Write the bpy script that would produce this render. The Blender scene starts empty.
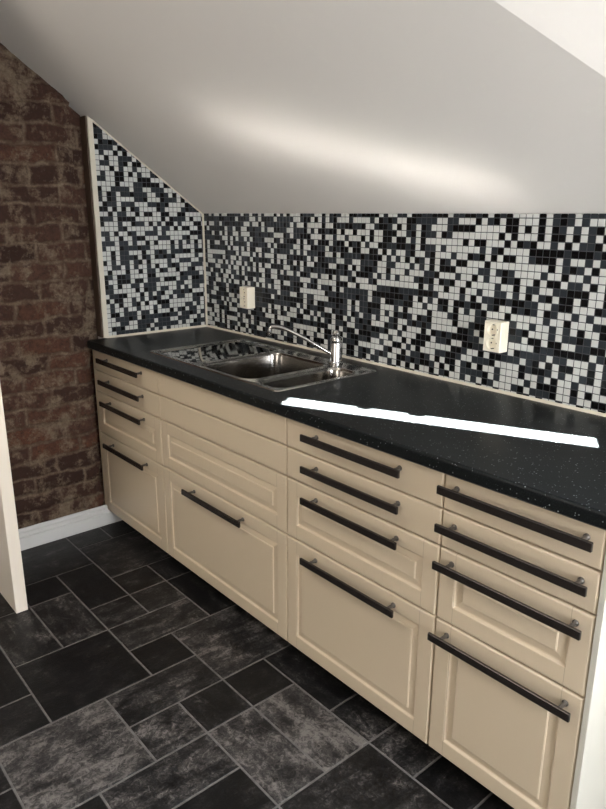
import bpy, bmesh, math, random
from mathutils import Vector, Matrix, noise

S = bpy.context.scene
COL = S.collection

# ------------------------------------------------------------------ camera
CAM = Vector((2.9195, -1.8518, 1.461))
yaw, pitch, roll, F = .8623, -.2749, .0035, 671.07
fw = Vector((-math.sin(yaw)*math.cos(pitch), math.cos(yaw)*math.cos(pitch), math.sin(pitch)))
r0 = Vector((math.cos(yaw), math.sin(yaw), 0)); u0 = r0.cross(fw)
rt = r0*math.cos(roll)+u0*math.sin(roll); up = -r0*math.sin(roll)+u0*math.cos(roll)
cd = bpy.data.cameras.new('camera'); cam = bpy.data.objects.new('camera', cd); COL.objects.link(cam)
cd.sensor_fit = 'VERTICAL'; cd.sensor_height = 24.0; cd.lens = 24.0*F/809
cd.clip_start = .01
cam.matrix_world = Matrix(((rt.x, up.x, -fw.x, CAM.x), (rt.y, up.y, -fw.y, CAM.y), (rt.z, up.z, -fw.z, CAM.z), (0, 0, 0, 1)))
S.camera = cam

# ------------------------------------------------------------------ light and exposure
SUN_TRAVEL = Vector((-.72, .30, -1.0)).normalized()
SUN = 1350.0
SKY = 1.0
RIGHT_WINDOW = 66.0
REAR_WINDOW = 12.0
FLAT_FILL = 18.0  # added fill from above, no known window there
ROOF_WINDOW = 30.0
vs = S.view_settings
vs.view_transform = 'Standard'; vs.look = 'None'; vs.gamma = 1; vs.use_curve_mapping = False
vs.exposure = 0.0
S.cycles.sample_clamp_indirect = 0
S.cycles.caustics_reflective = True
S.cycles.blur_glossy = 0.0

w = bpy.data.worlds.new('sky'); S.world = w; w.use_nodes = True
w.node_tree.nodes['Background'].inputs[0].default_value = (.62, .78, 1, 1)
w.node_tree.nodes['Background'].inputs[1].default_value = SKY

def lamp(name, kind, loc, direction, energy, color, **kw):
    d = bpy.data.lights.new(name, kind); d.energy = energy; d.color = color
    for k, v in kw.items(): setattr(d, k, v)
    o = bpy.data.objects.new(name, d); COL.objects.link(o); o.location = loc
    o.rotation_euler = Vector(direction).to_track_quat('-Z', 'Y').to_euler()
    return o
lamp('sun', 'SUN', (4, -1.5, 4), SUN_TRAVEL, SUN, (1, .96, .90), angle=math.radians(.28))
lamp('daylight_right_window', 'AREA', (4.20, -1.00, 1.25), (-1, -.02, .05), RIGHT_WINDOW, (.97, .98, 1),
     shape='RECTANGLE', size=1.1, size_y=1.1)
lamp('daylight_rear_window', 'AREA', (2.35, -3.88, 1.35), (-.1, 1, .0), REAR_WINDOW, (1, .82, .63),
     shape='RECTANGLE', size=1.2, size_y=1.0)

lamp('ceiling_fill', 'AREA', (1.15, -2.15, 2.50), (-.05, .35, -1), FLAT_FILL, (1, .89, .75),  # added fill lamp, lights the drawer bevels from above
     shape='RECTANGLE', size=.9, size_y=.6, spread=math.radians(150))

# ------------------------------------------------------------------ dimensions (metres)
D = .614            # front plane of the drawers
ZB = .074           # underside of the cabinets
ZT = ZB+.8
ZC = .9115          # top of the worktop
H1, SL = 1.4700, .7082
C1, C2, C3, C4 = .597, 1.397, 1.998, 2.397
XE = 4.3; YE = -4.0; ZF = 2.55
nrm = Vector((0, SL, 1)).normalized()
def SP(x, y, h=0.): return Vector((x, y, H1-SL*y))+nrm*h

# ------------------------------------------------------------------ helpers
def link(o, parent=None):
    COL.objects.link(o)
    if parent is not None: o.parent = parent
    return o
def obj(name, bm, mats, parent=None, smooth=False, loc=None):
    me = bpy.data.meshes.new(name); bm.normal_update(); bm.to_mesh(me); bm.free()
    for m in (mats if isinstance(mats, (list, tuple)) else [mats]): me.materials.append(m)
    o = bpy.data.objects.new(name, me)
    if smooth:
        for p in me.polygons: p.use_smooth = True
        if smooth is not True:
            me.set_sharp_from_angle(angle=math.radians(smooth))
    if loc is not None: o.location = loc
    return link(o, parent)
def thing(name, label, cat, loc=(0, 0, 0), group=None):
    o = bpy.data.objects.new(name, None); o.empty_display_size = .05; o.location = loc; COL.objects.link(o)
    o['label'] = label; o['category'] = cat
    if group: o['group'] = group
    return o
def tag(o, label, cat, group=None):
    o['label'] = label; o['category'] = cat
    if group: o['group'] = group
    return o
def struct(name, bm, m, smooth=False):
    o = obj(name, bm, m, None, smooth); o['kind'] = 'structure'; return o
def box(bm, a, b, mi=0, bev=0, seg=1):
    a = Vector(a); b = Vector(b)
    v = [bm.verts.new((x, y, z)) for x in (a.x, b.x) for y in (a.y, b.y) for z in (a.z, b.z)]
    fs = [bm.faces.new([v[i] for i in q]) for q in ((0, 1, 3, 2), (4, 6, 7, 5), (0, 4, 5, 1), (2, 3, 7, 6), (0, 2, 6, 4), (1, 5, 7, 3))]
    for f in fs: f.material_index = mi
    if bev:
        es = list({e for f in fs for e in f.edges})
        bmesh.ops.bevel(bm, geom=es, offset=bev, segments=seg, affect='EDGES', profile=.5)
    return bm
def prism(bm, pts, d, mi=0):
    """polygon pts (3D) extruded by vector d"""
    d = Vector(d); a = [bm.verts.new(p) for p in pts]; b = [bm.verts.new(Vector(p)+d) for p in pts]
    fs = [bm.faces.new(a[::-1]), bm.faces.new(b)]
    n = len(pts)
    for i in range(n): fs.append(bm.faces.new((a[i], a[(i+1) % n], b[(i+1) % n], b[i])))
    for f in fs: f.material_index = mi
    bmesh.ops.recalc_face_normals(bm, faces=fs)
def rings(bm, loops, closed_start=False, closed_end=False, cyclic=True, mi=0):
    vs_ = [[bm.verts.new(p) for p in l] for l in loops]
    fs = []
    for a, b in zip(vs_, vs_[1:]):
        n = len(a)
        for i in range(n if cyclic else n-1):
            fs.append(bm.faces.new((a[i], a[(i+1) % n], b[(i+1) % n], b[i])))
    if closed_start: fs.append(bm.faces.new(vs_[0][::-1]))
    if closed_end: fs.append(bm.faces.new(vs_[-1]))
    for f in fs: f.material_index = mi
    bmesh.ops.recalc_face_normals(bm, faces=fs)
    return vs_
def lathe(bm, prof, c, n=28, mi=0, axis='z'):
    """prof: (r, h) list"""
    L = []
    for r, h in prof:
        ring = []
        for k in range(n):
            t = 2*math.pi*k/n; x, y = r*math.cos(t), r*math.sin(t)
            p = {'z': (x, y, h), 'y': (x, h, y), 'x': (h, x, y)}[axis]
            ring.append(Vector(c)+Vector(p))
        L.append(ring)
    rings(bm, L, True, True, mi=mi)
def tube(bm, path, rad, n=14, mi=0):
    P = [Vector(p) for p in path]; L = []
    prev = None
    for i, p in enumerate(P):
        t = (P[min(i+1, len(P)-1)]-P[max(i-1, 0)]).normalized()
        if prev is None:
            a = t.orthogonal().normalized()
        else:
            a = (prev-t*prev.dot(t)).normalized()
        prev = a; b = t.cross(a)
        r = rad[i] if isinstance(rad, (list, tuple)) else rad
        L.append([p+(a*math.cos(2*math.pi*k/n)+b*math.sin(2*math.pi*k/n))*r for k in range(n)])
    rings(bm, L, True, True, mi=mi)
def rrect(x0, x1, y0, y1, r, z, n=6):
    pts = []
    for cx, cy, a0 in ((x1-r, y1-r, 0), (x0+r, y1-r, 90), (x0+r, y0+r, 180), (x1-r, y0+r, 270)):
        for k in range(n+1):
            a = math.radians(a0+90*k/n); pts.append(Vector((cx+r*math.cos(a), cy+r*math.sin(a), z)))
    return pts
def spline(pts, n=8):
    P = [Vector(p) for p in pts]; P = [P[0]*2-P[1]]+P+[P[-1]*2-P[-2]]; out = []
    for i in range(1, len(P)-2):
        for k in range(n):
            t = k/n; a, b, c, d = P[i-1:i+3]
            out.append(.5*((2*b)+(c-a)*t+(2*a-5*b+4*c-d)*t*t+(3*b-a-3*c+d)*t**3))
    return out+[P[-2]]

# ------------------------------------------------------------------ materials
def mat(name, col=(.5, .5, .5), rough=.5, metal=0., spec=.5, coat=0., coat_rough=.05):
    m = bpy.data.materials.new(name); m.use_nodes = True
    b = m.node_tree.nodes['Principled BSDF']
    b.inputs['Base Color'].default_value = (*col, 1); b.inputs['Roughness'].default_value = rough
    b.inputs['Metallic'].default_value = metal; b.inputs['Specular IOR Level'].default_value = spec
    b.inputs['Coat Weight'].default_value = coat; b.inputs['Coat Roughness'].default_value = coat_rough
    return m
class NT:
    def __init__(s, m): s.t = m.node_tree; s.b = s.t.nodes['Principled BSDF']
    def n(s, typ, ins=None, **kw):
        nd = s.t.nodes.new(typ)
        for k, v in kw.items(): setattr(nd, k, v)
        for k, v in (ins or {}).items():
            if isinstance(v, bpy.types.NodeSocket): s.t.links.new(v, nd.inputs[k])
            else: nd.inputs[k].default_value = v
        return nd
    def math(s, op, a, b=0., c=None, clamp=False):
        d = {0: a, 1: b}
        if c is not None: d[2] = c
        return s.n('ShaderNodeMath', d, operation=op, use_clamp=clamp).outputs[0]
    def mix(s, f, a, b):
        nd = s.n('ShaderNodeMix', data_type='RGBA')
        for i, v in ((0, f), (6, a), (7, b)):
            if isinstance(v, bpy.types.NodeSocket): s.t.links.new(v, nd.inputs[i])
            else: nd.inputs[i].default_value = v
        return nd.outputs[2]
    def ramp(s, f, stops):
        nd = s.n('ShaderNodeValToRGB', {0: f}); e = nd.color_ramp.elements
        while len(e) < len(stops): e.new(.5)
        for el, (p, c) in zip(e, stops): el.position = p; el.color = c if len(c) == 4 else (*c, 1)
        return nd.outputs[0]
    def noise(s, vec, scale, detail=4, rough=.5, dist=0.):
        return s.n('ShaderNodeTexNoise', {'Vector': vec, 'Scale': scale, 'Detail': detail, 'Roughness': rough, 'Distortion': dist}).outputs[0]
    def bump(s, h, strength, dist):
        s.t.links.new(s.n('ShaderNodeBump', {'Height': h, 'Strength': strength, 'Distance': dist}).outputs[0], s.b.inputs['Normal'])
    def to(s, sock, name): s.t.links.new(sock, s.b.inputs[name])
    def obj(s): return s.n('ShaderNodeTexCoord').outputs['Object']

M = {}
M['cream'] = mat('cream_lacquer', (.60, .505, .375), .32, spec=.5)
M['cream_side'] = mat('cream_side', (.60, .50, .36), .30, spec=.5)
M['side_daylit'] = mat('daylit_cream_side', (.54, .53, .47), .28, spec=.5)  # the end panel's cream, paled so daylight on it is in the colour
M['plaster'] = mat('ceiling_plaster', (.74, .715, .68), .75, spec=.2)
t = NT(M['plaster']); o_ = t.obj(); t.bump(t.noise(o_, 22, 3, .5), .10, .01)
M['roomwall'] = mat('room_wall', (.70, .64, .56), .8, spec=.2)
M['white_paint'] = mat('white_paint', (.78, .76, .72), .4)
M['skirting'] = mat('skirting_paint', (.60, .60, .59), .4)
M['panel'] = mat('panel_paint', (.76, .70, .61), .45)
M['sealant'] = mat('cream_sealant', (.60, .56, .46), .5)
M['handle'] = mat('dark_handle', (.048, .040, .037), .27, metal=.7, spec=.6)
M['post'] = mat('grey_handle_post', (.12, .11, .10), .35, metal=.7)
M['steel'] = mat('stainless_steel', (.34, .33, .315), .15, metal=1.)
M['board_steel'] = mat('polished_steel', (.30, .295, .285), .07, metal=1.)
t = NT(M['steel']); o_ = t.obj()
t.bump(t.noise(o_, 400, 2, .5), .04, .001)
M['rim_steel'] = mat('glint_steel', (.55, .54, .52), .2, metal=1.)  # sink steel lightened, bright rim reflections painted into its colour
M['chrome'] = mat('chrome', (.55, .55, .55), .07, metal=1.)
M['plastic'] = mat('ivory_plastic', (.80, .75, .62), .3)
M['hole'] = mat('dark_hole', (.01, .01, .01), .6)
M['black'] = mat('black_board', (.012, .012, .012), .6)
M['grout'] = mat('grey_grout', (.050, .053, .058), .75, spec=.2)
M['tile_white'] = mat('mosaic_white', (.53, .54, .52), .22)
M['tile_black'] = mat('mosaic_black', (.004, .004, .0045), .2, spec=.18)
M['tile_grey'] = mat('mosaic_dark_grey', (.024, .028, .033), .2, spec=.22)
M['wood_dark'] = mat('dark_brown_board', (.075, .045, .028), .7)
M['sun_mask'] = mat('sun_mask_sheet', (.6, .6, .58), .8)

t = NT(M['cream'])
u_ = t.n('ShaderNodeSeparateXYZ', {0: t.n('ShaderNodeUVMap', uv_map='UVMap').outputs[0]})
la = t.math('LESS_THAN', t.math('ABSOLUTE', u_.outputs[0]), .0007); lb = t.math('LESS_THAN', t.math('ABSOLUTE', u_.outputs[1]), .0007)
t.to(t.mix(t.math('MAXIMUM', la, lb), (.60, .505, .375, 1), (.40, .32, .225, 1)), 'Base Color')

# black speckled laminate
m = M['worktop'] = mat('black_speckled_laminate', (.01, .012, .014), .29, spec=.12)
t = NT(m); o_ = t.obj()
vo = t.n('ShaderNodeTexVoronoi', {'Vector': o_, 'Scale': 250.}, feature='F1')
vsep = t.n('ShaderNodeSeparateColor', {0: vo.outputs['Color']})
big = t.math('GREATER_THAN', vsep.outputs[0], .86)
near = t.math('LESS_THAN', vo.outputs['Distance'], t.math('MULTIPLY', vsep.outputs[1], .42))
f1 = t.math('MULTIPLY', big, near)
vo2 = t.n('ShaderNodeTexVoronoi', {'Vector': o_, 'Scale': 620.}, feature='F1')
s2 = t.n('ShaderNodeSeparateColor', {0: vo2.outputs['Color']})
f2 = t.math('MULTIPLY', t.math('GREATER_THAN', s2.outputs[0], .72), t.math('LESS_THAN', vo2.outputs['Distance'], .4))
c = t.mix(t.math('MULTIPLY', f2, .22), (.0065, .0078, .0085, 1), (.085, .10, .105, 1))
c = t.mix(f1, c, (.32, .36, .36, 1))
t.to(c, 'Base Color')

# slate look vinyl
m = M['slate'] = mat('slate_vinyl', (.02, .02, .02), .42, spec=.22)
t = NT(m)
uv = t.n('ShaderNodeUVMap', uv_map='UVMap').outputs[0]
at = t.n('ShaderNodeAttribute', attribute_name='tile'); sp = t.n('ShaderNodeSeparateColor', {0: at.outputs['Color']})
st = t.n('ShaderNodeMapping', {'Vector': uv, 'Scale': (5., 15., 1.)}).outputs[0]
n1 = t.noise(st, 1.6, 8, .66, .7)
n2 = t.noise(uv, 11., 6, .65, .5)
n3 = t.noise(uv, 60., 6, .8, 1.2)
pat = t.math('ADD', t.math('MULTIPLY', n1, .36), t.math('ADD', t.math('MULTIPLY', n2, .32), t.math('MULTIPLY', n3, .44)))
lv = t.math('ADD', pat, t.math('MULTIPLY', t.math('SUBTRACT', sp.outputs[0], .60), .14))
cr = t.ramp(lv, [(.46, (.0040, .0040, .0044)), (.54, (.013, .0125, .0128)), (.60, (.042, .039, .038)), (.68, (.15, .138, .130))])
t.to(cr, 'Base Color')
t.to(t.ramp(n3, [(.3, (.30,)*3), (.7, (.5,)*3)]), 'Roughness')
t.bump(pat, .35, .004)
m = M['slate_grout'] = mat('vinyl_grout', (.085, .080, .078), .6, spec=.2)
t = NT(m); o_ = t.obj(); t.to(t.ramp(t.noise(o_, 30, 5, .6), [(.3, (.075, .072, .070)), (.7, (.17, .16, .155))]), 'Base Color')

# old brick
m = M['brick'] = mat('old_brick', (.1, .06, .04), .9, spec=.15)
t = NT(m); o_ = t.obj()
sx = t.n('ShaderNodeSeparateXYZ', {0: o_})
yz = t.n('ShaderNodeCombineXYZ', {0: sx.outputs[1], 1: sx.outputs[2], 2: 0.}).outputs[0]
dn = t.n('ShaderNodeTexNoise', {'Vector': o_, 'Scale': 9., 'Detail': 5., 'Roughness': .6})
dv = t.n('ShaderNodeVectorMath', {0: dn.outputs['Color'], 1: (.5, .5, .5)}, operation='SUBTRACT').outputs[0]
dv = t.n('ShaderNodeVectorMath', {0: dv, 3: .055}, operation='SCALE').outputs[0]
yzd = t.n('ShaderNodeVectorMath', {0: yz, 1: dv}, operation='ADD').outputs[0]
bk = t.n('ShaderNodeTexBrick', {'Vector': yzd, 'Color1': (.0, .0, .0, 1), 'Color2': (1, 1, 1, 1), 'Mortar': (.5, .5, .5, 1), 'Scale': 1.,
     'Mortar Size': .013, 'Mortar Smooth': .9, 'Bias': 0., 'Brick Width': .235, 'Row Height': .079}, offset=.5)
brickcol = t.ramp(bk.outputs[0], [(0., (.050, .026, .020)), (.45, (.085, .042, .030)), (.8, (.13, .066, .045)), (1., (.17, .070, .040))])
nA = t.noise(o_, 14., 9, .74, .15); nB = t.noise(o_, 60., 8, .8, .15); nC = t.noise(o_, 4.2, 4, .6)
brickcol = t.mix(t.ramp(nB, [(.35, (0,)*3), (.7, (1,)*3)]), brickcol, (.045, .026, .022, 1))
mort = t.ramp(nB, [(.25, (.10, .07, .048)), (.5, (.24, .18, .125)), (.78, (.42, .34, .25))])
sm = t.math('ADD', t.math('MULTIPLY', nA, 1.0), t.math('MULTIPLY', nC, .55))
smear = t.ramp(sm, [(.77, (0,)*3), (.90, (1,)*3)])
fm = t.math('MAXIMUM', t.math('MULTIPLY', bk.outputs[1], t.ramp(nA, [(.38, (.15,)*3), (.6, (.9,)*3)])), t.math('MULTIPLY', smear, .82))
t.to(t.mix(fm, brickcol, mort), 'Base Color')
hh = t.math('ADD', t.math('MULTIPLY', nB, .7), t.math('MULTIPLY', nA, .8))
hh = t.math('SUBTRACT', hh, t.math('MULTIPLY', bk.outputs[1], .55))
t.bump(hh, .9, .02)

# ================================================================== SETTING
# ---- floor: modular slate pattern on a 166.5 mm module (U along x, V towards the room)
mod = .1665
TL = {(0, 2, 5, 7): .25, (2, 3, 6, 7): 0., (3, 5, 6, 7): .50, (3, 5, 7, 8): .45, (2, 4, 5, 6): .12, (4, 5, 5, 6): .45,
      (0, 1, 4, 5): .2, (1, 3, 3, 5): .5, (3, 4, 4, 5): .42, (3, 4, 3, 4): .3, (4, 5, 4, 5): .55, (4, 6, 3, 4): .1,
      (5, 6, 4, 6): .6, (6, 7, 5, 6): .02, (6, 8, 3, 5): .68, (8, 9, 4, 5): .0, (7, 8, 5, 7): .55, (8, 9, 5, 6): .22,
      (8, 9, 6, 7): .66, (5, 7, 6, 8): .12, (7, 9, 7, 9): .9, (6, 7, 8, 10): .3, (4, 6, 8, 10): .05, (9, 10, 6, 8): .62,
      (9, 11, 5, 6): .78, (9, 11, 4, 5): .95, (8, 10, 3, 4): .35, (10, 11, 3, 4): .5, (11, 12, 3, 4): .6, (12, 13, 3, 4): .1,
      (11, 13, 4, 6): .35, (10, 11, 6, 8): .1, (0, 1, 3, 4): .1, (4, 5, 8, 9): .1, (8, 9, 9, 10): .2, (7, 8, 9, 10): .3,
      (13, 14, 3, 5): .4, (2, 3, 7, 9): .2, (0, 2, 7, 8): .3}
TL.pop((4, 5, 8, 9))
rnd = random.Random(4)
occ = set()
for (a, b, c_, d) in TL:
    for i in range(a, b):
        for j in range(c_, d): occ.add((i, j))
U0, U1, V0, V1 = -1, 27, 0, 25
rects = [(k, v) for k, v in TL.items()]
for j in range(V0, V1):
    for i in range(U0, U1):
        if (i, j) in occ: continue
        opts = [(2, 2), (1, 2), (2, 1), (1, 1), (2, 1), (1, 2)]; rnd.shuffle(opts)
        for (w_, h_) in opts+[(1, 1)]:
            cells = [(i+a, j+b) for a in range(w_) for b in range(h_)]
            if all(c_ not in occ and c_[0] < U1 and c_[1] < V1 for c_ in cells):
                occ.update(cells); rects.append(((i, i+w_, j, j+h_), rnd.random()**1.3)); break
bm = bmesh.new(); uvl = bm.loops.layers.uv.new('UVMap'); cl = bm.loops.layers.float_color.new('tile')
gz = -.0012
for (a, b, c_, d), lt in rects:
    x0, x1, y0, y1 = a*mod+.0030, b*mod-.0030, -d*mod+.0030, -c_*mod-.0030
    x0 = max(x0, -.05); x1 = min(x1, XE); y0 = max(y0, YE); y1 = min(y1, 0)
    if x1 <= x0 or y1 <= y0: continue
    e = .0018
    top = [bm.verts.new(p) for p in ((x0+e, y0+e, 0), (x1-e, y0+e, 0), (x1-e, y1-e, 0), (x0+e, y1-e, 0))]
    low = [bm.verts.new(p) for p in ((x0, y0, gz), (x1, y0, gz), (x1, y1, gz), (x0, y1, gz))]
    fs = [bm.faces.new(top)]+[bm.faces.new((low[k], low[(k+1) % 4], top[(k+1) % 4], top[k])) for k in range(4)]
    horiz = (b-a) > (d-c_) or ((b-a) == (d-c_) and rnd.random() < .4)
    if (a, b, c_, d) in ((5, 6, 4, 6), (7, 8, 5, 7), (4, 5, 4, 5), (3, 4, 4, 5), (4, 5, 5, 6), (8, 9, 6, 7), (7, 9, 7, 9)): horiz = False
    ox, oy = rnd.random()*20, rnd.random()*20
    for f in fs:
        for l in f.loops:
            p = l.vert.co; l[uvl].uv = (p.x+ox, p.y+oy) if horiz else (p.y+ox, p.x+oy)
            l[cl] = (lt, rnd.random(), 0, 1)
g = [bm.verts.new(p) for p in ((-.06, YE-.05, gz), (XE+.05, YE-.05, gz), (XE+.05, .05, gz), (-.06, .05, gz))]
f = bm.faces.new(g); f.material_index = 1
lo = [bm.verts.new((v.co.x, v.co.y, -.06)) for v in g]
for k in range(4): bm.faces.new((g[k], lo[k], lo[(k+1) % 4], g[(k+1) % 4])).material_index = 1
bm.faces.new(lo[::-1]).material_index = 1
struct('floor', bm, [M['slate'], M['slate_grout']])

# ---- walls
bm = bmesh.new(); box(bm, (-.12, .006, -.06), (XE+.1, .12, H1+.12)); struct('wall_back', bm, M['roomwall'])
bm = bmesh.new(); box(bm, (XE, YE-.1, -.06), (XE+.1, .004, 3.2)); struct('wall_right', bm, M['roomwall'])
bm = bmesh.new(); box(bm, (-.12, YE-.1, -.06), (XE, YE, 2.8)); struct('wall_rear', bm, M['roomwall'])
# brick wall: displaced surface, a chase left beside the tiled board
bm = bmesh.new()
ys = [-.612-.014*k for k in range(0, 110)]+[-2.2-.2*k for k in range(0, 10)]
ys = ys[:110]; 
while ys[-1] > YE-.05: ys.append(ys[-1]-.1)
zs = [-.02+.0145*k for k in range(0, 215)]
grid = []
for y in ys:
    row = []
    for z in zs:
        fl = .004*noise.fractal(Vector((1.3, y*9, z*9)), .9, 2, 4)+.006*noise.noise(Vector((7.7, y*28, z*34)))
        rowi = (z+.018*noise.noise(Vector((3, y*6, z*6))))/.079; fr = abs(rowi-round(rowi))
        fl -= .005*max(0, 1-fr/.16)
        x = -.006+fl-(.012 if y > -.65 else 0)
        yy = y
        if y == ys[0]: yy = y-.012+.020*noise.noise(Vector((5, z*11, 1)))+.010*noise.noise(Vector((9, z*37, 2)))
        row.append(bm.verts.new((min(x, .008), yy, z)))
    grid.append(row)
for a, b in zip(grid, grid[1:]):
    for k in range(len(zs)-1): bm.faces.new((a[k], a[k+1], b[k+1], b[k]))
# return into the chase, and the rough back of the chase
e0 = grid[0]; e1 = [bm.verts.new((-.055+.006*noise.noise(Vector((2, v.co.z*20, 3))), v.co.y+.006, v.co.z)) for v in e0]
e2 = [bm.verts.new((-.06+.008*noise.noise(Vector((4, v.co.z*26, 3))), -.5625, v.co.z)) for v in e0]
for k in range(len(zs)-1):
    bm.faces.new((e1[k], e1[k+1], e0[k+1], e0[k])); bm.faces.new((e2[k], e2[k+1], e1[k+1], e1[k]))
bmesh.ops.recalc_face_normals(bm, faces=bm.faces[:])
# solid core
box(bm, (-.16, YE-.1, -.06), (-.075, -.5625, 3.09))
struct('wall_left', bm, M['brick'], smooth=60)
bm = bmesh.new(); box(bm, (-.16, -.5620, -.06), (-.060, .0055, 1.92)); struct('wall_left', bm, M['roomwall'])

# ---- ceiling slope with the roof window well
k_ = .157/.203
def edge_x(y): return 2.168+k_*(y+.377)
WELL = [(edge_x(-1.34), -1.34), (edge_x(-.20), -.20), (3.40, -.20), (3.40, -1.34)]
yflat = -(ZF-H1)/SL
bm = bmesh.new()
def face_with_hole(bm, outer, inner):
    vo_ = [bm.verts.new(p) for p in outer]; vi = [bm.verts.new(p) for p in inner]
    es = [bm.edges.new((l[i], l[(i+1) % len(l)])) for l in (vo_, vi) for i in range(len(l))]
    return vi, bmesh.ops.triangle_fill(bm, use_beauty=True, use_dissolve=False, edges=es)
outer = [SP(-.12, .02), SP(XE+.05, .02), SP(XE+.05, yflat), SP(-.12, yflat)]
face_with_hole(bm, outer, [SP(*p) for p in WELL])
TH = .20
# roof build-up: reveal faces and outer skin
def well_at(h): return [SP(x+(.68*h/TH if k < 2 else 0), y, h) for k, (x, y) in enumerate(WELL)]   # left side widely splayed
wi = well_at(0); wo = well_at(TH)
a = [bm.verts.new(p) for p in wi]; b = [bm.verts.new(p) for p in wo]
for i in range(4): bm.faces.new((a[i], a[(i+1) % 4], b[(i+1) % 4], b[i]))
face_with_hole(bm, [SP(-.3, .3, TH), SP(XE+.3, .3, TH), SP(XE+.3, yflat-.3, TH), SP(-.3, yflat-.3, TH)], wo)
bmesh.ops.remove_doubles(bm, verts=bm.verts[:], dist=1e-5)
bmesh.ops.recalc_face_normals(bm, faces=bm.faces[:])
struct('ceiling', bm, M['plaster'])
bm = bmesh.new(); box(bm, (-.16, YE-.1, ZF), (XE+.1, yflat+.0, ZF+.1))
box(bm, (-.3, YE-.3, ZF+.1), (XE+.3, yflat-.05, ZF+.5)); struct('ceiling_flat', bm, M['plaster'])

# ---- roof window: frame, pane and an unseen sheet added to shape the sun patch
def sunback(px, py, h):
    P = Vector((px, py, ZC)); d = -SUN_TRAVEL; p0 = SP(0, 0, h)
    return P+d*((p0-P).dot(nrm)/d.dot(nrm))
q = [(1.398, -.634), (1.352, -.564), (1.560, -.4745), (1.568, -.486), (1.600, -.478), (1.606, -.455),
     (1.705, -.412), (1.716, -.424), (1.752, -.410), (1.758, -.3895), (2.165, -.213), (2.206, -.281)]
bm = bmesh.new()
hb = TH-.03
inner = [sunback(x, y, hb) for x, y in q]
out_b = well_at(hb)
face_with_hole(bm, out_b, inner)
g_ = bmesh.ops.extrude_face_region(bm, geom=bm.faces[:])
for v in g_['geom']:
    if isinstance(v, bmesh.types.BMVert): v.co += nrm*.002
bmesh.ops.recalc_face_normals(bm, faces=bm.faces[:])
wn = bpy.data.objects.new('window_1', None); COL.objects.link(wn); wn['kind'] = 'structure'
obj('sun_mask', bm, M['sun_mask'], wn)
bm = bmesh.new()
W = [Vector(p) for p in wo]; cc = sum(W, Vector())/4
for i in range(4):
    A, B = W[i], W[(i+1) % 4]; iA, iB = A+(cc-A)*.07, B+(cc-B)*.07
    prism(bm, [A, B, iB, iA], nrm*.05)
obj('window_frame', bm, M['white_paint'], wn)
mg = bpy.data.materials.new('window_glass'); mg.use_nodes = True; nt = mg.node_tree; nt.nodes.clear()
o1 = nt.nodes.new('ShaderNodeOutputMaterial'); tr = nt.nodes.new('ShaderNodeBsdfTransparent'); gl = nt.nodes.new('ShaderNodeBsdfGlossy')
gl.inputs['Roughness'].default_value = .02; mx = nt.nodes.new('ShaderNodeMixShader'); mx.inputs[0].default_value = .06
nt.links.new(tr.outputs[0], mx.inputs[1]); nt.links.new(gl.outputs[0], mx.inputs[2]); nt.links.new(mx.outputs[0], o1.inputs[0])
bm = bmesh.new(); prism(bm, [v+nrm*.02 for v in W], nrm*.004); obj('pane', bm, mg, wn)
ctr = SP(3.08, -.80, TH-.05)
lamp('daylight_roof_window', 'AREA', ctr, -nrm, ROOF_WINDOW, (.80, .90, 1), shape='RECTANGLE', size=.55, size_y=.9, spread=math.radians(110))

# windows in the right and rear walls (behind the viewer)
def wall_window(name, c, ux, w_, h_):
    r_ = bpy.data.objects.new(name, None); COL.objects.link(r_); r_['kind'] = 'structure'; c = Vector(c); ux = Vector(ux); nn = Vector((-ux.y, ux.x, 0))
    bm = bmesh.new(); z = Vector((0, 0, 1))
    def bar(u0, u1, z0, z1, d): prism(bm, [c+ux*u0+z*z0, c+ux*u1+z*z0, c+ux*u1+z*z1, c+ux*u0+z*z1], nn*d)
    bar(-w_/2-.07, -w_/2, -h_/2-.07, h_/2+.07, .04); bar(w_/2, w_/2+.07, -h_/2-.07, h_/2+.07, .04)
    bar(-w_/2, w_/2, -h_/2-.07, -h_/2, .04); bar(-w_/2, w_/2, h_/2, h_/2+.07, .04); bar(-.02, .02, -h_/2, h_/2, .035)
    obj('window_frame', bm, M['white_paint'], r_)
    bm = bmesh.new(); bar(-w_/2, -.02, -h_/2, h_/2, .01); bar(.02, w_/2, -h_/2, h_/2, .01)
    pm = bpy.data.materials.get('daylit_pane')
    if pm is None:
        pm = mat('daylit_pane', (.1, .1, .1), .1); bb = pm.node_tree.nodes['Principled BSDF']
        bb.inputs['Emission Color'].default_value = (.9, .95, 1, 1); bb.inputs['Emission Strength'].default_value = 2.5
    obj('pane', bm, pm, r_)
wall_window('window_2', (XE, -1.00, 1.25), (0, 1, 0), 1.1, 1.1)
wall_window('window_3', (2.35, YE, 1.35), (-1, 0, 0), 1.2, 1.0)
r4 = bpy.data.objects.new('added_skylight', None); COL.objects.link(r4); r4['kind'] = 'structure'  # skylight added out of view to go with the overhead fill lamp
bm = bmesh.new(); box(bm, (.70, -2.45, ZF-.012), (1.60, -1.85, ZF-.002)); obj('pane', bm, bpy.data.materials['daylit_pane'], r4)
bm = bmesh.new()
rings(bm, [[Vector((x, y, ZF-h)) for x, y in ((.70-e, -2.45-e), (1.60+e, -2.45-e), (1.60+e, -1.85+e), (.70-e, -1.85+e))] for e, h in ((0, .002), (0, .03), (.06, .03), (.06, .001))])
obj('window_frame', bm, M['white_paint'], r4)
for o in list(bpy.data.objects):
    pass

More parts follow.
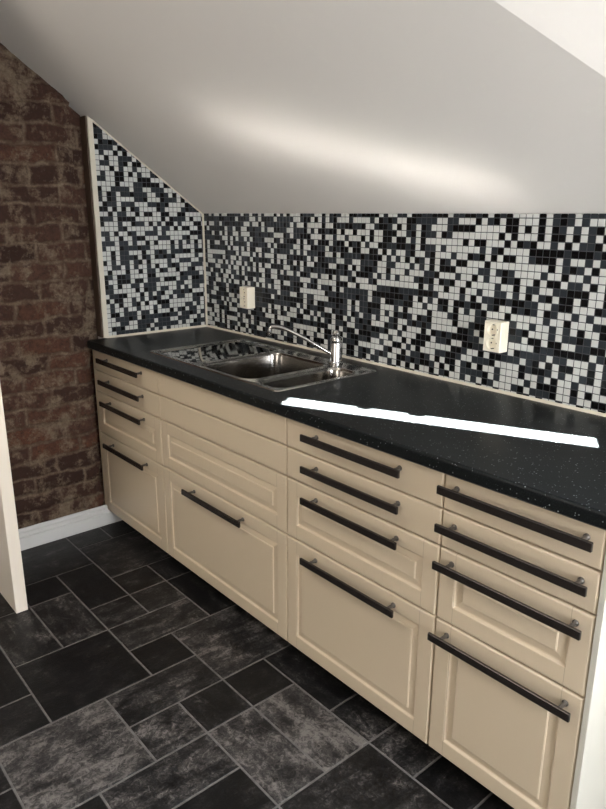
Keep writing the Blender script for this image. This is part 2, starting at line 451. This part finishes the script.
# ---- baseboard on the brick wall, moulded profile
prof = [(0, 0), (.016, 0), (.016, .058), (.010, .061), (.010, .066), (.015, .070), (.013, .079), (.007, .083), (.007, .088), (.010, .091), (.006, .099), (.004, .100), (0, .100)]
bm = bmesh.new(); y0, y1 = -.52, YE
rings(bm, [[Vector((.004+px, y, pz)) for px, pz in prof] for y in (y0, y1)], True, True)
struct('baseboard_left', bm, M['skirting'])

# ---- standing white partition board at the left edge
bm = bmesh.new(); box(bm, (.004, -1.221, 0), (.515, -1.177, H1+SL*1.177-.006), bev=.0015)
tag(obj('partition_panel', bm, M['panel']), 'tall cream white partition board standing on the floor before the brick wall', 'panel')

# ================================================================== MOSAIC
PX, PZ, PT = 1.82, 1.455, .0221
# tile colours as laid: W white, B black, G dark grey
BACK_ROWS = '''
WWBBGBBBBWGWW GGWBBGGBBBWGG BBGBWBGBWWWW BWGBGWGGGGG
WWGWWWWGWBGBG WWBBGGGGWWGGW WWBWGBWBBWWW BWGBGWGWWWG
GBBGGBWWGBBGW BWBGWBGWWWGBB BBWWWWWBBWBW BWBGWGWGBWG
BWWBWWWBWWBBB WWGBWBGGWBGWW WWWWWWBWBWWW BWBBWBWGWBG
WGWWWBWBWWBBW BBWGWBWWWWWWW BWBBWWWBWBGB WWGWBWGGBWG
BWBGBWGWWBBGG BBGBWBGGWGWWW WWWGWGBWWWWB BBBBGBBBGBG
BBWBBWWBBWBWG WWGBWWGBWWWGW WBGBWBWBBWWG BBBWGWWGWGW
BGGGGBGBBBWGW GWBWBGWBWBGWB BWWWBWWWWWWW WWBWGBGWBWW
WGGWWGGGBWWGG WWWGWGWBWBBBW WWWGGWGBGWWW WGWWBWWGWWG
GBWBWGBBGWWBW WWGWWWGGBWWWG WWBWGWWBGBWW BWBBWGGWBWG
GBGWBBBGWGWGW GWWWGBGBWBGBW WBWWWWGWWBWG GWWGGBBBWWB
WWGBWWWGBWWWW WWWWWBWGWWBWW BWWGWWGGWGWB WGBWBBWBWWB
BBWWBWWWWGGGB BGGGGBBBGWWWW GWBWGGBBGBBG GWWGBBWWWBG
WGGGGGGWBBBBB BBGBWBWGWBBWB BGBBWGBWWBGB GWBGWWGWGWW
GGGGBGGWGGWBB GGBBWWGWWGBWB WGWGBWWWBWWW WWGWWBWWWGB
BGWBWGGBBBWWW GWBWWWWBWWWGB WWWGGWWGBGWW GWWGWGWBWWB
GGWGWGGBGGWGW BGBGWBGBWWWWB WWGBBBBBBBGB WWWGWGGBGWG
BGWBGWGGWGWWG BWWGBGBGWWWWW BBGWBGGGGGGW BBWBBWWGGBB
BWGWGBGBWWWBG BWBWWWBWBGBGB BBGGWGGGGWWW WBGGBBBBBWG
GBWWGGBGBBGBW WGWWWBBBWGGBW WBBGGGGGGWBG GGGWGGWWWGW
WGBBWBBBGGWWG WWBWBBBWWWWWB BGWWBWBBGGGW GBWBWBBWWBW
BWGBBGGBWWGWW BBWGWBWWWGGBB GWWGGGBWWWWB GBBGWGWWGBW
WGGGBWWWWWWGB WWBWGGBGWBWBB WGBWBWWGWWWB WWGWBWWGWWW
WWBBWGBGWGBGW WBBGBGBBGWBWB WGGGGBWGWWWW GWBBBWWBWBW
BWBBWGBWGGWWG WBWBWBWWBWGBW WGWGWBGWWWGB WGGGBWWGWWB
GWGGGBWBWGWWG BWWGBWWWGBWWW WWWWBWWGWWWB GWGWWGWWBWW
'''.strip().splitlines()
LEFT_ROWS = '''BG GGW BGWW WBGBGW BGGGWBG WGWWBWBW WWBWWGGGW WGGWWGBWBBW WWWBWGWWGWWWB WGWWBBWBWGWWGB GGWWBBWWWBBBWWW WWWWBWWWGGBBBBWB BWWGGGGWGGWWGGGWWW GWBGWGGBGGGWWGBGWBW GWBGWWWWGGBWWWBGGGWBW WBGGWGGGWWWGGBGBWWWWBG BBWBWBWBGWWWWBGWWWWGBGG WWBWGGWWBWBBWWBBWWBBWWWW BGGWBBBBWWWWWWBWBGGGWBWW BWWWGWWBGGWBWGWBBWGWWWBB WWWWGBWWWWWWGWGGWBWBBWWB GGWBWWBGWWGGGWGWWWWWWBBB WGWWBWWGBBWWWGGGWWWGBWWG GGGWGGWGWWBWBWWWBWGWGWBW GWWWBGGGBGGWWWWWGWGWWWGW WWBWGGWWWBWWGBGWGGGBBWBB WWBWGGGBWBGWBGBGBWWWWWGW BWGWGGWGBWBWWWWGWWGGGWWG WWGGWGWGWWGWBWWGBGWWWGGG WBWWWBWWBWGGWBGWWBWWGBWW BGWBBGWWWWBBWWWWWWBGGGGW BWWBBBWBBWGGGWBBBWGGWBBG BGWBWWGGWGGGWWWWWGGWWGGG GGWWWWWBWBGGWGGWWGWGWGGW WGGBBWWWBWGWGBWWGGBGBWWW BWBBWWGWGWGBGWWGWGGWWGBB WGWBWWGBWBWWBBBWWWWWWGGW WGWWGWWGWWWGWGGWWWWGGWGW WBBWGGGWGGWBWWWBWGBWGGWW WWGGGBGWBGGGGBBGGWGGBGWG WWWGGWWGGGGWGGGWWGGGWWGW WBGBWWWGGBWGGGGGGWGWWBGG WWGGGGGGGWGWGWGWWWWWGGGW'''.split()
PAT = {(c_-38, r-1): ch for r, row in enumerate(BACK_ROWS) for c_, ch in enumerate(row.replace(' ', ''))}
LPAT = {(c_, r-3): ch for r, row in enumerate(LEFT_ROWS) for c_, ch in enumerate(row)}
def make_mosaic(x_of, u0, u1, z0, z1top, phase, pitch, pat, seed, board, PZ=PZ, PT=PT):
    """u runs along the wall; z1top(u) gives the upper edge"""
    bm = bmesh.new(); rr = random.Random(seed); gap = .00115; th = .0016
    i0 = math.floor((u0-phase)/pitch); i1 = math.ceil((u1-phase)/pitch)
    j1 = math.ceil((PZ-z0)/PT)
    topmax = max(z1top(u0), z1top(u1))
    j0 = -math.ceil((topmax-PZ)/PT)
    for j in range(j0, j1):
        for i in range(i0, i1):
            a, b = phase+i*pitch+gap, phase+(i+1)*pitch-gap
            zt_, zb_ = PZ-j*PT-gap, PZ-(j+1)*PT+gap
            a = max(a, u0); b = min(b, u1); zb_ = max(zb_, z0)
            if b-a < .003 or zt_-zb_ < .003: continue
            ca = min(zt_, z1top(a)); cb = min(zt_, z1top(b))
            if max(ca, cb)-zb_ < .003: continue
            ca = max(ca, zb_+.0005); cb = max(cb, zb_+.0005)
            ch = pat.get((i, j)) if pat else None
            if ch is None:
                v = rr.random(); ch = ('W' if v < .36 else ('B' if v < .70 else 'G')) if (i, j) not in pat else 'G'
            else: rr.random()
            mi = {'W': 1, 'B': 2, 'G': 3}[ch]
            tx, tz = rr.uniform(-.00006, .00006), rr.uniform(-.00006, .00006)
            e = .0008
            base = [(a, zb_), (b, zb_), (b, cb), (a, ca)]
            tops = [(a+e, zb_+e), (b-e, zb_+e), (b-e, max(cb-e, zb_+e+.0002)), (a+e, max(ca-e, zb_+e+.0002))]
            lo_ = [bm.verts.new(x_of(u, z, 0)) for u, z in base]
            hi_ = [bm.verts.new(x_of(u, z, th+sx_*tx+sz_*tz)) for (u, z), (sx_, sz_) in zip(tops, ((-1, -1), (1, -1), (1, 1), (-1, 1)))]
            fs = [bm.faces.new(hi_)]+[bm.faces.new((lo_[k], lo_[(k+1) % 4], hi_[(k+1) % 4], hi_[k])) for k in range(4)]
            for f in fs: f.material_index = mi
    board(bm)
    return bm
mm = [M['grout'], M['tile_white'], M['tile_black'], M['tile_grey']]
ZM = ZC+.004
def back_board(bm): box(bm, (.0, 0, ZM), (C4+.04, .004, H1-.004), 0)
bm = make_mosaic(lambda u, z, h: (u, -h, z), .006, C4+.03, ZM, lambda u: H1-.002, PX, PT, PAT, 11, back_board)
tag(obj('mosaic_splashback', bm, mm), 'long black, grey and white mosaic tile splashback on the wall behind the sink', 'splashback')
YL = -.538
def left_board(bm):
    prism(bm, [(-.055, YL-.02, ZM), (-.055, -.0005, ZM), (-.055, -.0005, H1-.004), (-.055, YL-.02, H1-.004-SL*(YL-.02))], (.055, 0, 0), 0)
bm = make_mosaic(lambda u, z, h: (h, u, z), YL, -.008, ZM, lambda u: H1-.008-SL*u, -.539, .0219, LPAT, 23, left_board, 1.7742, .02146)
tag(obj('mosaic_splashback', bm, mm), 'narrow slant-topped mosaic tile panel between brick wall and corner', 'splashback')

# trims round the mosaic
bm = bmesh.new(); prism(bm, [(-.002, YL-.022, ZM), (-.002, YL, ZM), (-.002, YL, H1-.004-SL*YL), (-.002, YL-.022, H1-.004-SL*(YL-.022))], (.009, 0, 0)); struct('trim_1', bm, M['sealant'])
bm = bmesh.new(); prism(bm, [(-.056, YL-.0225, ZM), (-.003, YL-.0225, ZM), (-.003, YL-.0225, H1-SL*(YL-.022)-.004), (-.056, YL-.0225, H1-SL*(YL-.022)-.004)], (0, -.006, 0)); struct('trim_2', bm, M['wood_dark'])
bm = bmesh.new(); prism(bm, [(0, YL, H1-.009-SL*YL), (0, -.004, H1-.009), (0, -.004, H1-.002), (0, YL, H1-.002-SL*YL)], (.006, 0, 0)); struct('trim_3', bm, M['sealant'])
bm = bmesh.new(); box(bm, (.0, -.008, ZM), (.0085, .0, H1-.004)); struct('trim_4', bm, M['sealant'])
bm = bmesh.new()
prism(bm, [(.004, 0, ZC), (.004, -.009, ZC), (.004, -.003, ZC+.008), (.004, 0, ZC+.008)], (C4+.03, 0, 0)); struct('trim_5', bm, M['sealant'])
bm = bmesh.new()
prism(bm, [(0, YL-.01, ZC), (.010, YL-.01, ZC), (.003, YL-.01, ZC+.009), (0, YL-.01, ZC+.009)], (0, -YL+.01, 0)); struct('trim_6', bm, M['sealant'])

# ================================================================== WORKTOP
YF = -D-.0254; ct = ZC-(ZT+.0015); r_ = .009
SX0, SX1, SY0, SY1 = .415, 1.277, -.556, -.080
X0w, X1w = -.002, 2.432
def nose(y_back, x):
    p = [(y_back, ZC-ct), (YF+.004, ZC-ct), (YF, ZC-ct+.004)]
    for k in range(7):
        a = math.pi-math.pi/2*k/6; p.append((YF+r_+r_*math.cos(a), ZC-r_+r_*math.sin(a)))
    p.append((y_back, ZC)); return [Vector((x, y, z)) for y, z in p]
bm = bmesh.new()
cx0, cx1, cy0, cy1 = SX0+.008, SX1-.008, SY0+.008, SY1-.008
rings(bm, [nose(-.001, X0w), nose(-.001, cx0)], True, True)
rings(bm, [nose(cy0, cx0), nose(cy0, cx1)], True, True)
rings(bm, [nose(-.001, cx1), nose(-.001, X1w)], True, True)
box(bm, (cx0, cy1, ZC-ct), (cx1, -.001, ZC))
tag(obj('worktop', bm, M['worktop'], None, 40), 'long glossy black worktop with white speckles, on the cream cabinets', 'worktop')

# ================================================================== SINK
zr = ZC+.0022
sink = thing('kitchen_sink', 'stainless steel inset sink with drainboard and two bowls, set in black worktop', 'sink', ((SX0+SX1)/2, (SY0+SY1)/2, ZC))
sl = Vector(sink.location)
def shift(loop): return [p-sl for p in loop]
bm = bmesh.new()
OUT = rrect(SX0, SX1, SY0, SY1, .018, ZC+.0003); OUT2 = rrect(SX0+.0035, SX1-.0035, SY0+.0035, SY1-.0035, .016, zr+.0018)
OUT3 = rrect(SX0+.008, SX1-.008, SY0+.008, SY1-.008, .014, zr)
vsr = rings(bm, [shift(OUT), shift(OUT2), shift(OUT3)])
DB = (SX0+.022, .735, SY0+.030, SY1-.030, .022)
B1 = (.752, 1.090, SY0+.024, -.142, .046)
B2 = (1.118, 1.256, SY0+.026, -.150, .046)
holes = []
for (a, b, c_, d, r) in (DB, B1, B2):
    L = [bm.verts.new(p) for p in shift(rrect(a, b, c_, d, r, zr))]; holes.append(L)
es = []
o3 = vsr[-1]
for l in [o3]+holes:
    for i in range(len(l)):
        e = bm.edges.get((l[i], l[(i+1) % len(l)])) or bm.edges.new((l[i], l[(i+1) % len(l)])); es.append(e)
bmesh.ops.triangle_fill(bm, use_beauty=True, use_dissolve=False, edges=es)
bmesh.ops.recalc_face_normals(bm, faces=bm.faces[:])
obj('rim', bm, M['rim_steel'], sink, 35)
def bowl(name, spec, depth, rings_):
    a, b, c_, d, r = spec; bm = bmesh.new(); L = []
    for ins, dz in rings_:
        rr_ = max(r-ins*.5, .01)
        L.append(shift(rrect(a+ins, b-ins, c_+ins, d-ins, rr_, zr-dz)))
    rings(bm, L, False, True)
    for f in bm.faces:
        pass
    return obj(name, bm, M['board_steel' if name == 'drainboard' else 'steel'], sink, 50)
bowl('drainboard', DB, .006, [(0, 0), (.002, .0015), (.005, .0045), (.009, .006)])
def bowlrings(dep, r=.03):
    R_ = [(0, 0), (.002, .001), (.004, .004), (.006, .012), (.010, dep-r)]
    for k in range(1, 7):
        a = math.pi/2*k/6; R_.append((.010+r*(1-math.cos(a)), dep-r+r*math.sin(a)))
    return R_
for nm, sp_, dep in (('large_bowl', B1, .165), ('small_bowl', B2, .12)):
    bo = bowl(nm, sp_, dep, bowlrings(dep))
    cx, cy = (sp_[0]+sp_[1])/2-sl.x, (sp_[2]+sp_[3])/2-sl.y
    bm = bmesh.new(); zz = zr-dep-sl.z
    lathe(bm, [(.044, zz), (.043, zz+.002), (.036, zz+.002), (.032, zz-.004), (.012, zz-.004), (.010, zz+.004), (.002, zz+.005)], (cx, cy, 0))
    d_ = obj('drain_strainer', bm, M['chrome'], bo, 40)

# ================================================================== TAP
TX, TY = 1.083, -.112
tap = thing('kitchen_tap', 'chrome mixer tap with slim spout swung over the large sink bowl', 'tap', (TX, TY, zr))
bm = bmesh.new()
lathe(bm, [(.027, 0), (.027, .004), (.0235, .007), (.0225, .012), (.0225, .078), (.0215, .082), (.0225, .085), (.0225, .096), (.019, .103), (.012, .108), (.003, .110)], (0, 0, 0), 32)
obj('body', bm, M['chrome'], tap, 40)
td = Vector((.925-TX, -.307-TY, 0)); tl = td.length; td.normalize()
pts = [td*.012+Vector((0, 0, .032)), td*.05+Vector((0, 0, .055)), td*.12+Vector((0, 0, .096)), td*(tl*.78)+Vector((0, 0, .133)), td*(tl*.93)+Vector((0, 0, .141)), td*(tl*1.0)+Vector((0, 0, .136)), td*(tl*1.01)+Vector((0, 0, .118))]
bm = bmesh.new(); tube(bm, spline(pts, 8), .0072, 16)
obj('spout', bm, M['chrome'], tap, 60)
bm = bmesh.new(); e_ = pts[-1]; lathe(bm, [(.0085, -.008), (.0095, -.006), (.0095, .012), (.0078, .014)], e_, 20); obj('aerator', bm, M['chrome'], tap, 40)
bm = bmesh.new()
lathe(bm, [(.010, .106), (.0145, .108), (.016, .114), (.0155, .122), (.011, .128), (.003, .130)], (0, 0, 0), 24)
ld = Vector((.70, -.62, .22)).normalized(); tube(bm, [Vector((0, 0, .117)), Vector((0, 0, .117))+ld*.03, Vector((0, 0, .117))+ld*.058], [.0065, .0055, .0045], 12)
obj('lever', bm, M['chrome'], tap, 40)

# ================================================================== SOCKETS
def make_socket(x0, z0, label):
    w_, h_, dp = .062, .096, .044
    t_ = thing('power_socket', label, 'power socket', (x0+w_/2, -.0015, z0+h_/2), 'double wall sockets on the mosaic')
    bm = bmesh.new()
    def ring(ins, y): return [Vector((sx_*(w_/2-ins), y, sz_*(h_/2-ins))) for sx_, sz_ in ((-1, -1), (1, -1), (1, 1), (-1, 1))]
    L = rings(bm, [ring(.001, 0), ring(0, -.003), ring(0, -dp+.003), ring(.0015, -dp+.0008), ring(.0035, -dp)], True, False)
    inn = [bm.verts.new(p) for p in ring(.0065, -dp+.001)]
    lst = L[-1]
    for k in range(4): bm.faces.new((lst[k], lst[(k+1) % 4], inn[(k+1) % 4], inn[k]))
    es = [bm.edges.get((inn[k], inn[(k+1) % 4])) for k in range(4)]
    R = .0192; n = 28
    for cz in (-.0215, .0215):
        c_ = [bm.verts.new((R*math.cos(2*math.pi*k/n), -dp+.001, cz+R*math.sin(2*math.pi*k/n))) for k in range(n)]
        es += [bm.edges.new((c_[k], c_[(k+1) % n])) for k in range(n)]
    bmesh.ops.triangle_fill(bm, use_beauty=True, use_dissolve=False, edges=es)
    bmesh.ops.recalc_face_normals(bm, faces=bm.faces[:])
    obj('housing', bm, M['plastic'], t_)
    for cz in (-.0215, .0215):
        bm = bmesh.new()
        def cr(r, y): return [Vector((r*math.cos(2*math.pi*k/n), y, cz+r*math.sin(2*math.pi*k/n))) for k in range(n)]
        rings(bm, [cr(R+.0008, -dp+.001), cr(R+.0006, -dp), cr(R-.0002, -dp+.0006), cr(R-.0012, -dp+.0145)], False, True)
        bmesh.ops.recalc_face_normals(bm, faces=bm.faces[:])
        so = obj('socket_well', bm, M['plastic'], t_, 35)
        for sx_ in (-1, 1):
            bm = bmesh.new(); lathe(bm, [(.0026, -dp+.0140), (.0026, -dp+.0146)], (sx_*.0095, 0, cz), 14, axis='y'); obj('pin_hole', bm, M['hole'], so)
            bm = bmesh.new(); box(bm, (-.002, -dp+.002, cz+sx_*.0165-.0012), (.002, -dp+.0145, cz+sx_*.0165+.0012)); obj('earth_clip', bm, M['post'], so)
    return t_
make_socket(1.690, 1.0475, 'ivory double wall socket above the bare right half of the worktop')
make_socket(.357, 1.0475, 'ivory double wall socket near the corner, above the sink drainboard')

# ================================================================== CABINETS
def front_mesh(w_, h_, framed):
    """front in local coords: x 0..w, z 0..h, face at y=0 (outwards -y), thickness .019"""
    bm = bmesh.new(); T = .019
    def R4(i, y): return [Vector((i, y, i)), Vector((w_-i, y, i)), Vector((w_-i, y, h_-i)), Vector((i, y, h_-i))]
    L = [R4(.0006, T), R4(0, T-.001), R4(0, .0050), R4(.0008, .0028), R4(.0026, .0008), R4(.0050, 0)]
    if framed:
        fr, gr = .0485, .024
        gw = .0011
        def rr4(i, y): return R4(i, y)
        # flat frame ring built with mitre-free stile grooves
        L += [rr4(fr-.0015, 0), rr4(fr, .0012), rr4(fr+.0030, .0066), rr4(fr+.0060, .0076), rr4(fr+gr, .0040), rr4(fr+gr+.0004, .0022), rr4(fr+gr+.0030, .0004), rr4(fr+gr+.0055, .0004)]
    rings(bm, L, True, True)
    uvl = bm.loops.layers.uv.new('UVMap')
    for f in bm.faces:
        for l in f.loops: l[uvl].uv = (l.vert.co.x-.0485, l.vert.co.x-(w_-.0485)) if framed else (1, 1)
    return bm
def mesh_of(name, bm, m):
    me = bpy.data.meshes.new(name); bm.normal_update(); bm.to_mesh(me); bm.free(); me.materials.append(m)
    for p in me.polygons: p.use_smooth = True
    me.set_sharp_from_angle(angle=math.radians(35)); return me
HL, HS = .380, .033
bm = bmesh.new(); box(bm, (-HL/2, -HS-.008, -.0105), (HL/2, -HS, .0105), 0, .0012, 1)
hme = mesh_of('handle', bm, M['handle'])
bm = bmesh.new(); lathe(bm, [(.0075, 0), (.0075, -.003), (.0048, -.006), (.0048, -HS+.006), (.0070, -HS+.001), (.0070, -HS-.001)], (0, 0, 0), 16, 0, 'y')
pme = mesh_of('handle_post', bm, M['post'])
G = 'cream drawer base cabinets under the black worktop'
rows = [(.7005, .7985, False), (.6005, .7, False), (.4005, .6, True), (0, .4, True)]
cabs = [(0., C1, 'narrower cream cabinet at the left end, against the brick wall, four handled drawers', (1, 1, 1, 1)),
        (C1, C2, 'wide cream cabinet under the sink, with a handle only on its bottom drawer', (0, 0, 0, 1)),
        (C2, C3, 'cream cabinet between the sink cabinet and the right end one, with four handles', (1, 1, 1, 1)),
        (C3, C4, 'narrowest cream cabinet at the right end, its handles nearly as wide as its drawers', (1, 1, 1, 1))]
for (xa, xb, lab, hs) in cabs:
    c = thing('base_cabinet', lab, 'cabinet', ((xa+xb)/2, -D, ZB), G)
    hw = (xb-xa)/2
    bm = bmesh.new(); yb = D-.012; T = .016
    box(bm, (-hw+.0003, .021, .001), (-hw+T, yb, .7995)); box(bm, (hw-T, .021, .001), (hw-.0003, yb, .7995))
    box(bm, (-hw+T, .021, .001), (hw-T, yb, T)); box(bm, (-hw+T, yb-.006, T), (hw-T, yb, .60))
    box(bm, (-hw+T, .021, .69), (hw-T, .034, .708))
    obj('carcass', bm, M['cream_side'], c)
    for lx in (-hw+.05, hw-.05):
        for ly in (.15, .50):
            bm = bmesh.new(); lathe(bm, [(.02, -ZB+.0005), (.02, -ZB+.006), (.014, -ZB+.01), (.014, -.002), (.024, .0005)], (lx, ly, 0), 14)
            obj('foot', bm, M['black'], c, 40)
    for (z0_, z1_, fr), hd in zip(rows, hs):
        w_ = (xb-xa)-.0036; h_ = z1_-z0_-.0042
        d_ = obj('drawer_front', front_mesh(w_, h_, fr), M['cream'], c, loc=(-hw+.0018, 0, z0_+.0008))
        if hd:
            ho = bpy.data.objects.new('handle', hme); link(ho, d_); ho['label'] = 'dark brown metal bar handle'
            ho.location = (w_/2, 0, h_-.031)
            for sx_ in (-1, 1):
                po = bpy.data.objects.new('handle_post', pme); link(po, d_); po.location = (w_/2+sx_*.160, 0, h_-.031)
# cover panels, and a black board added for the shade below
bm = bmesh.new(); box(bm, (-.0165, -D, ZB-.001), (-.0035, -.02, ZT+.001), bev=.0008)
for v in bm.verts: v.co.x += .0028
tag(obj('cover_panel', bm, M['cream_side']), 'thin cream end panel of the cabinet row, next to the brick wall', 'panel')
bm = bmesh.new(); box(bm, (C4+.0008, -D-.0005, ZB-.001), (C4+.0145, -.004, ZT+.001), bev=.0008)
tag(obj('cover_panel', bm, M['side_daylit']), 'cream end panel with daylight put into its colour, closing the right end of the cabinet row', 'panel')
bm = bmesh.new(); box(bm, (.02, -.520, .001), (C4, -.506, ZB-.004))  # dark strip standing in for the shade under the cabinets
tag(obj('under_shade_board', bm, M['black']), 'black board added as painted shade in the gap under the cabinets', 'shade_strip')
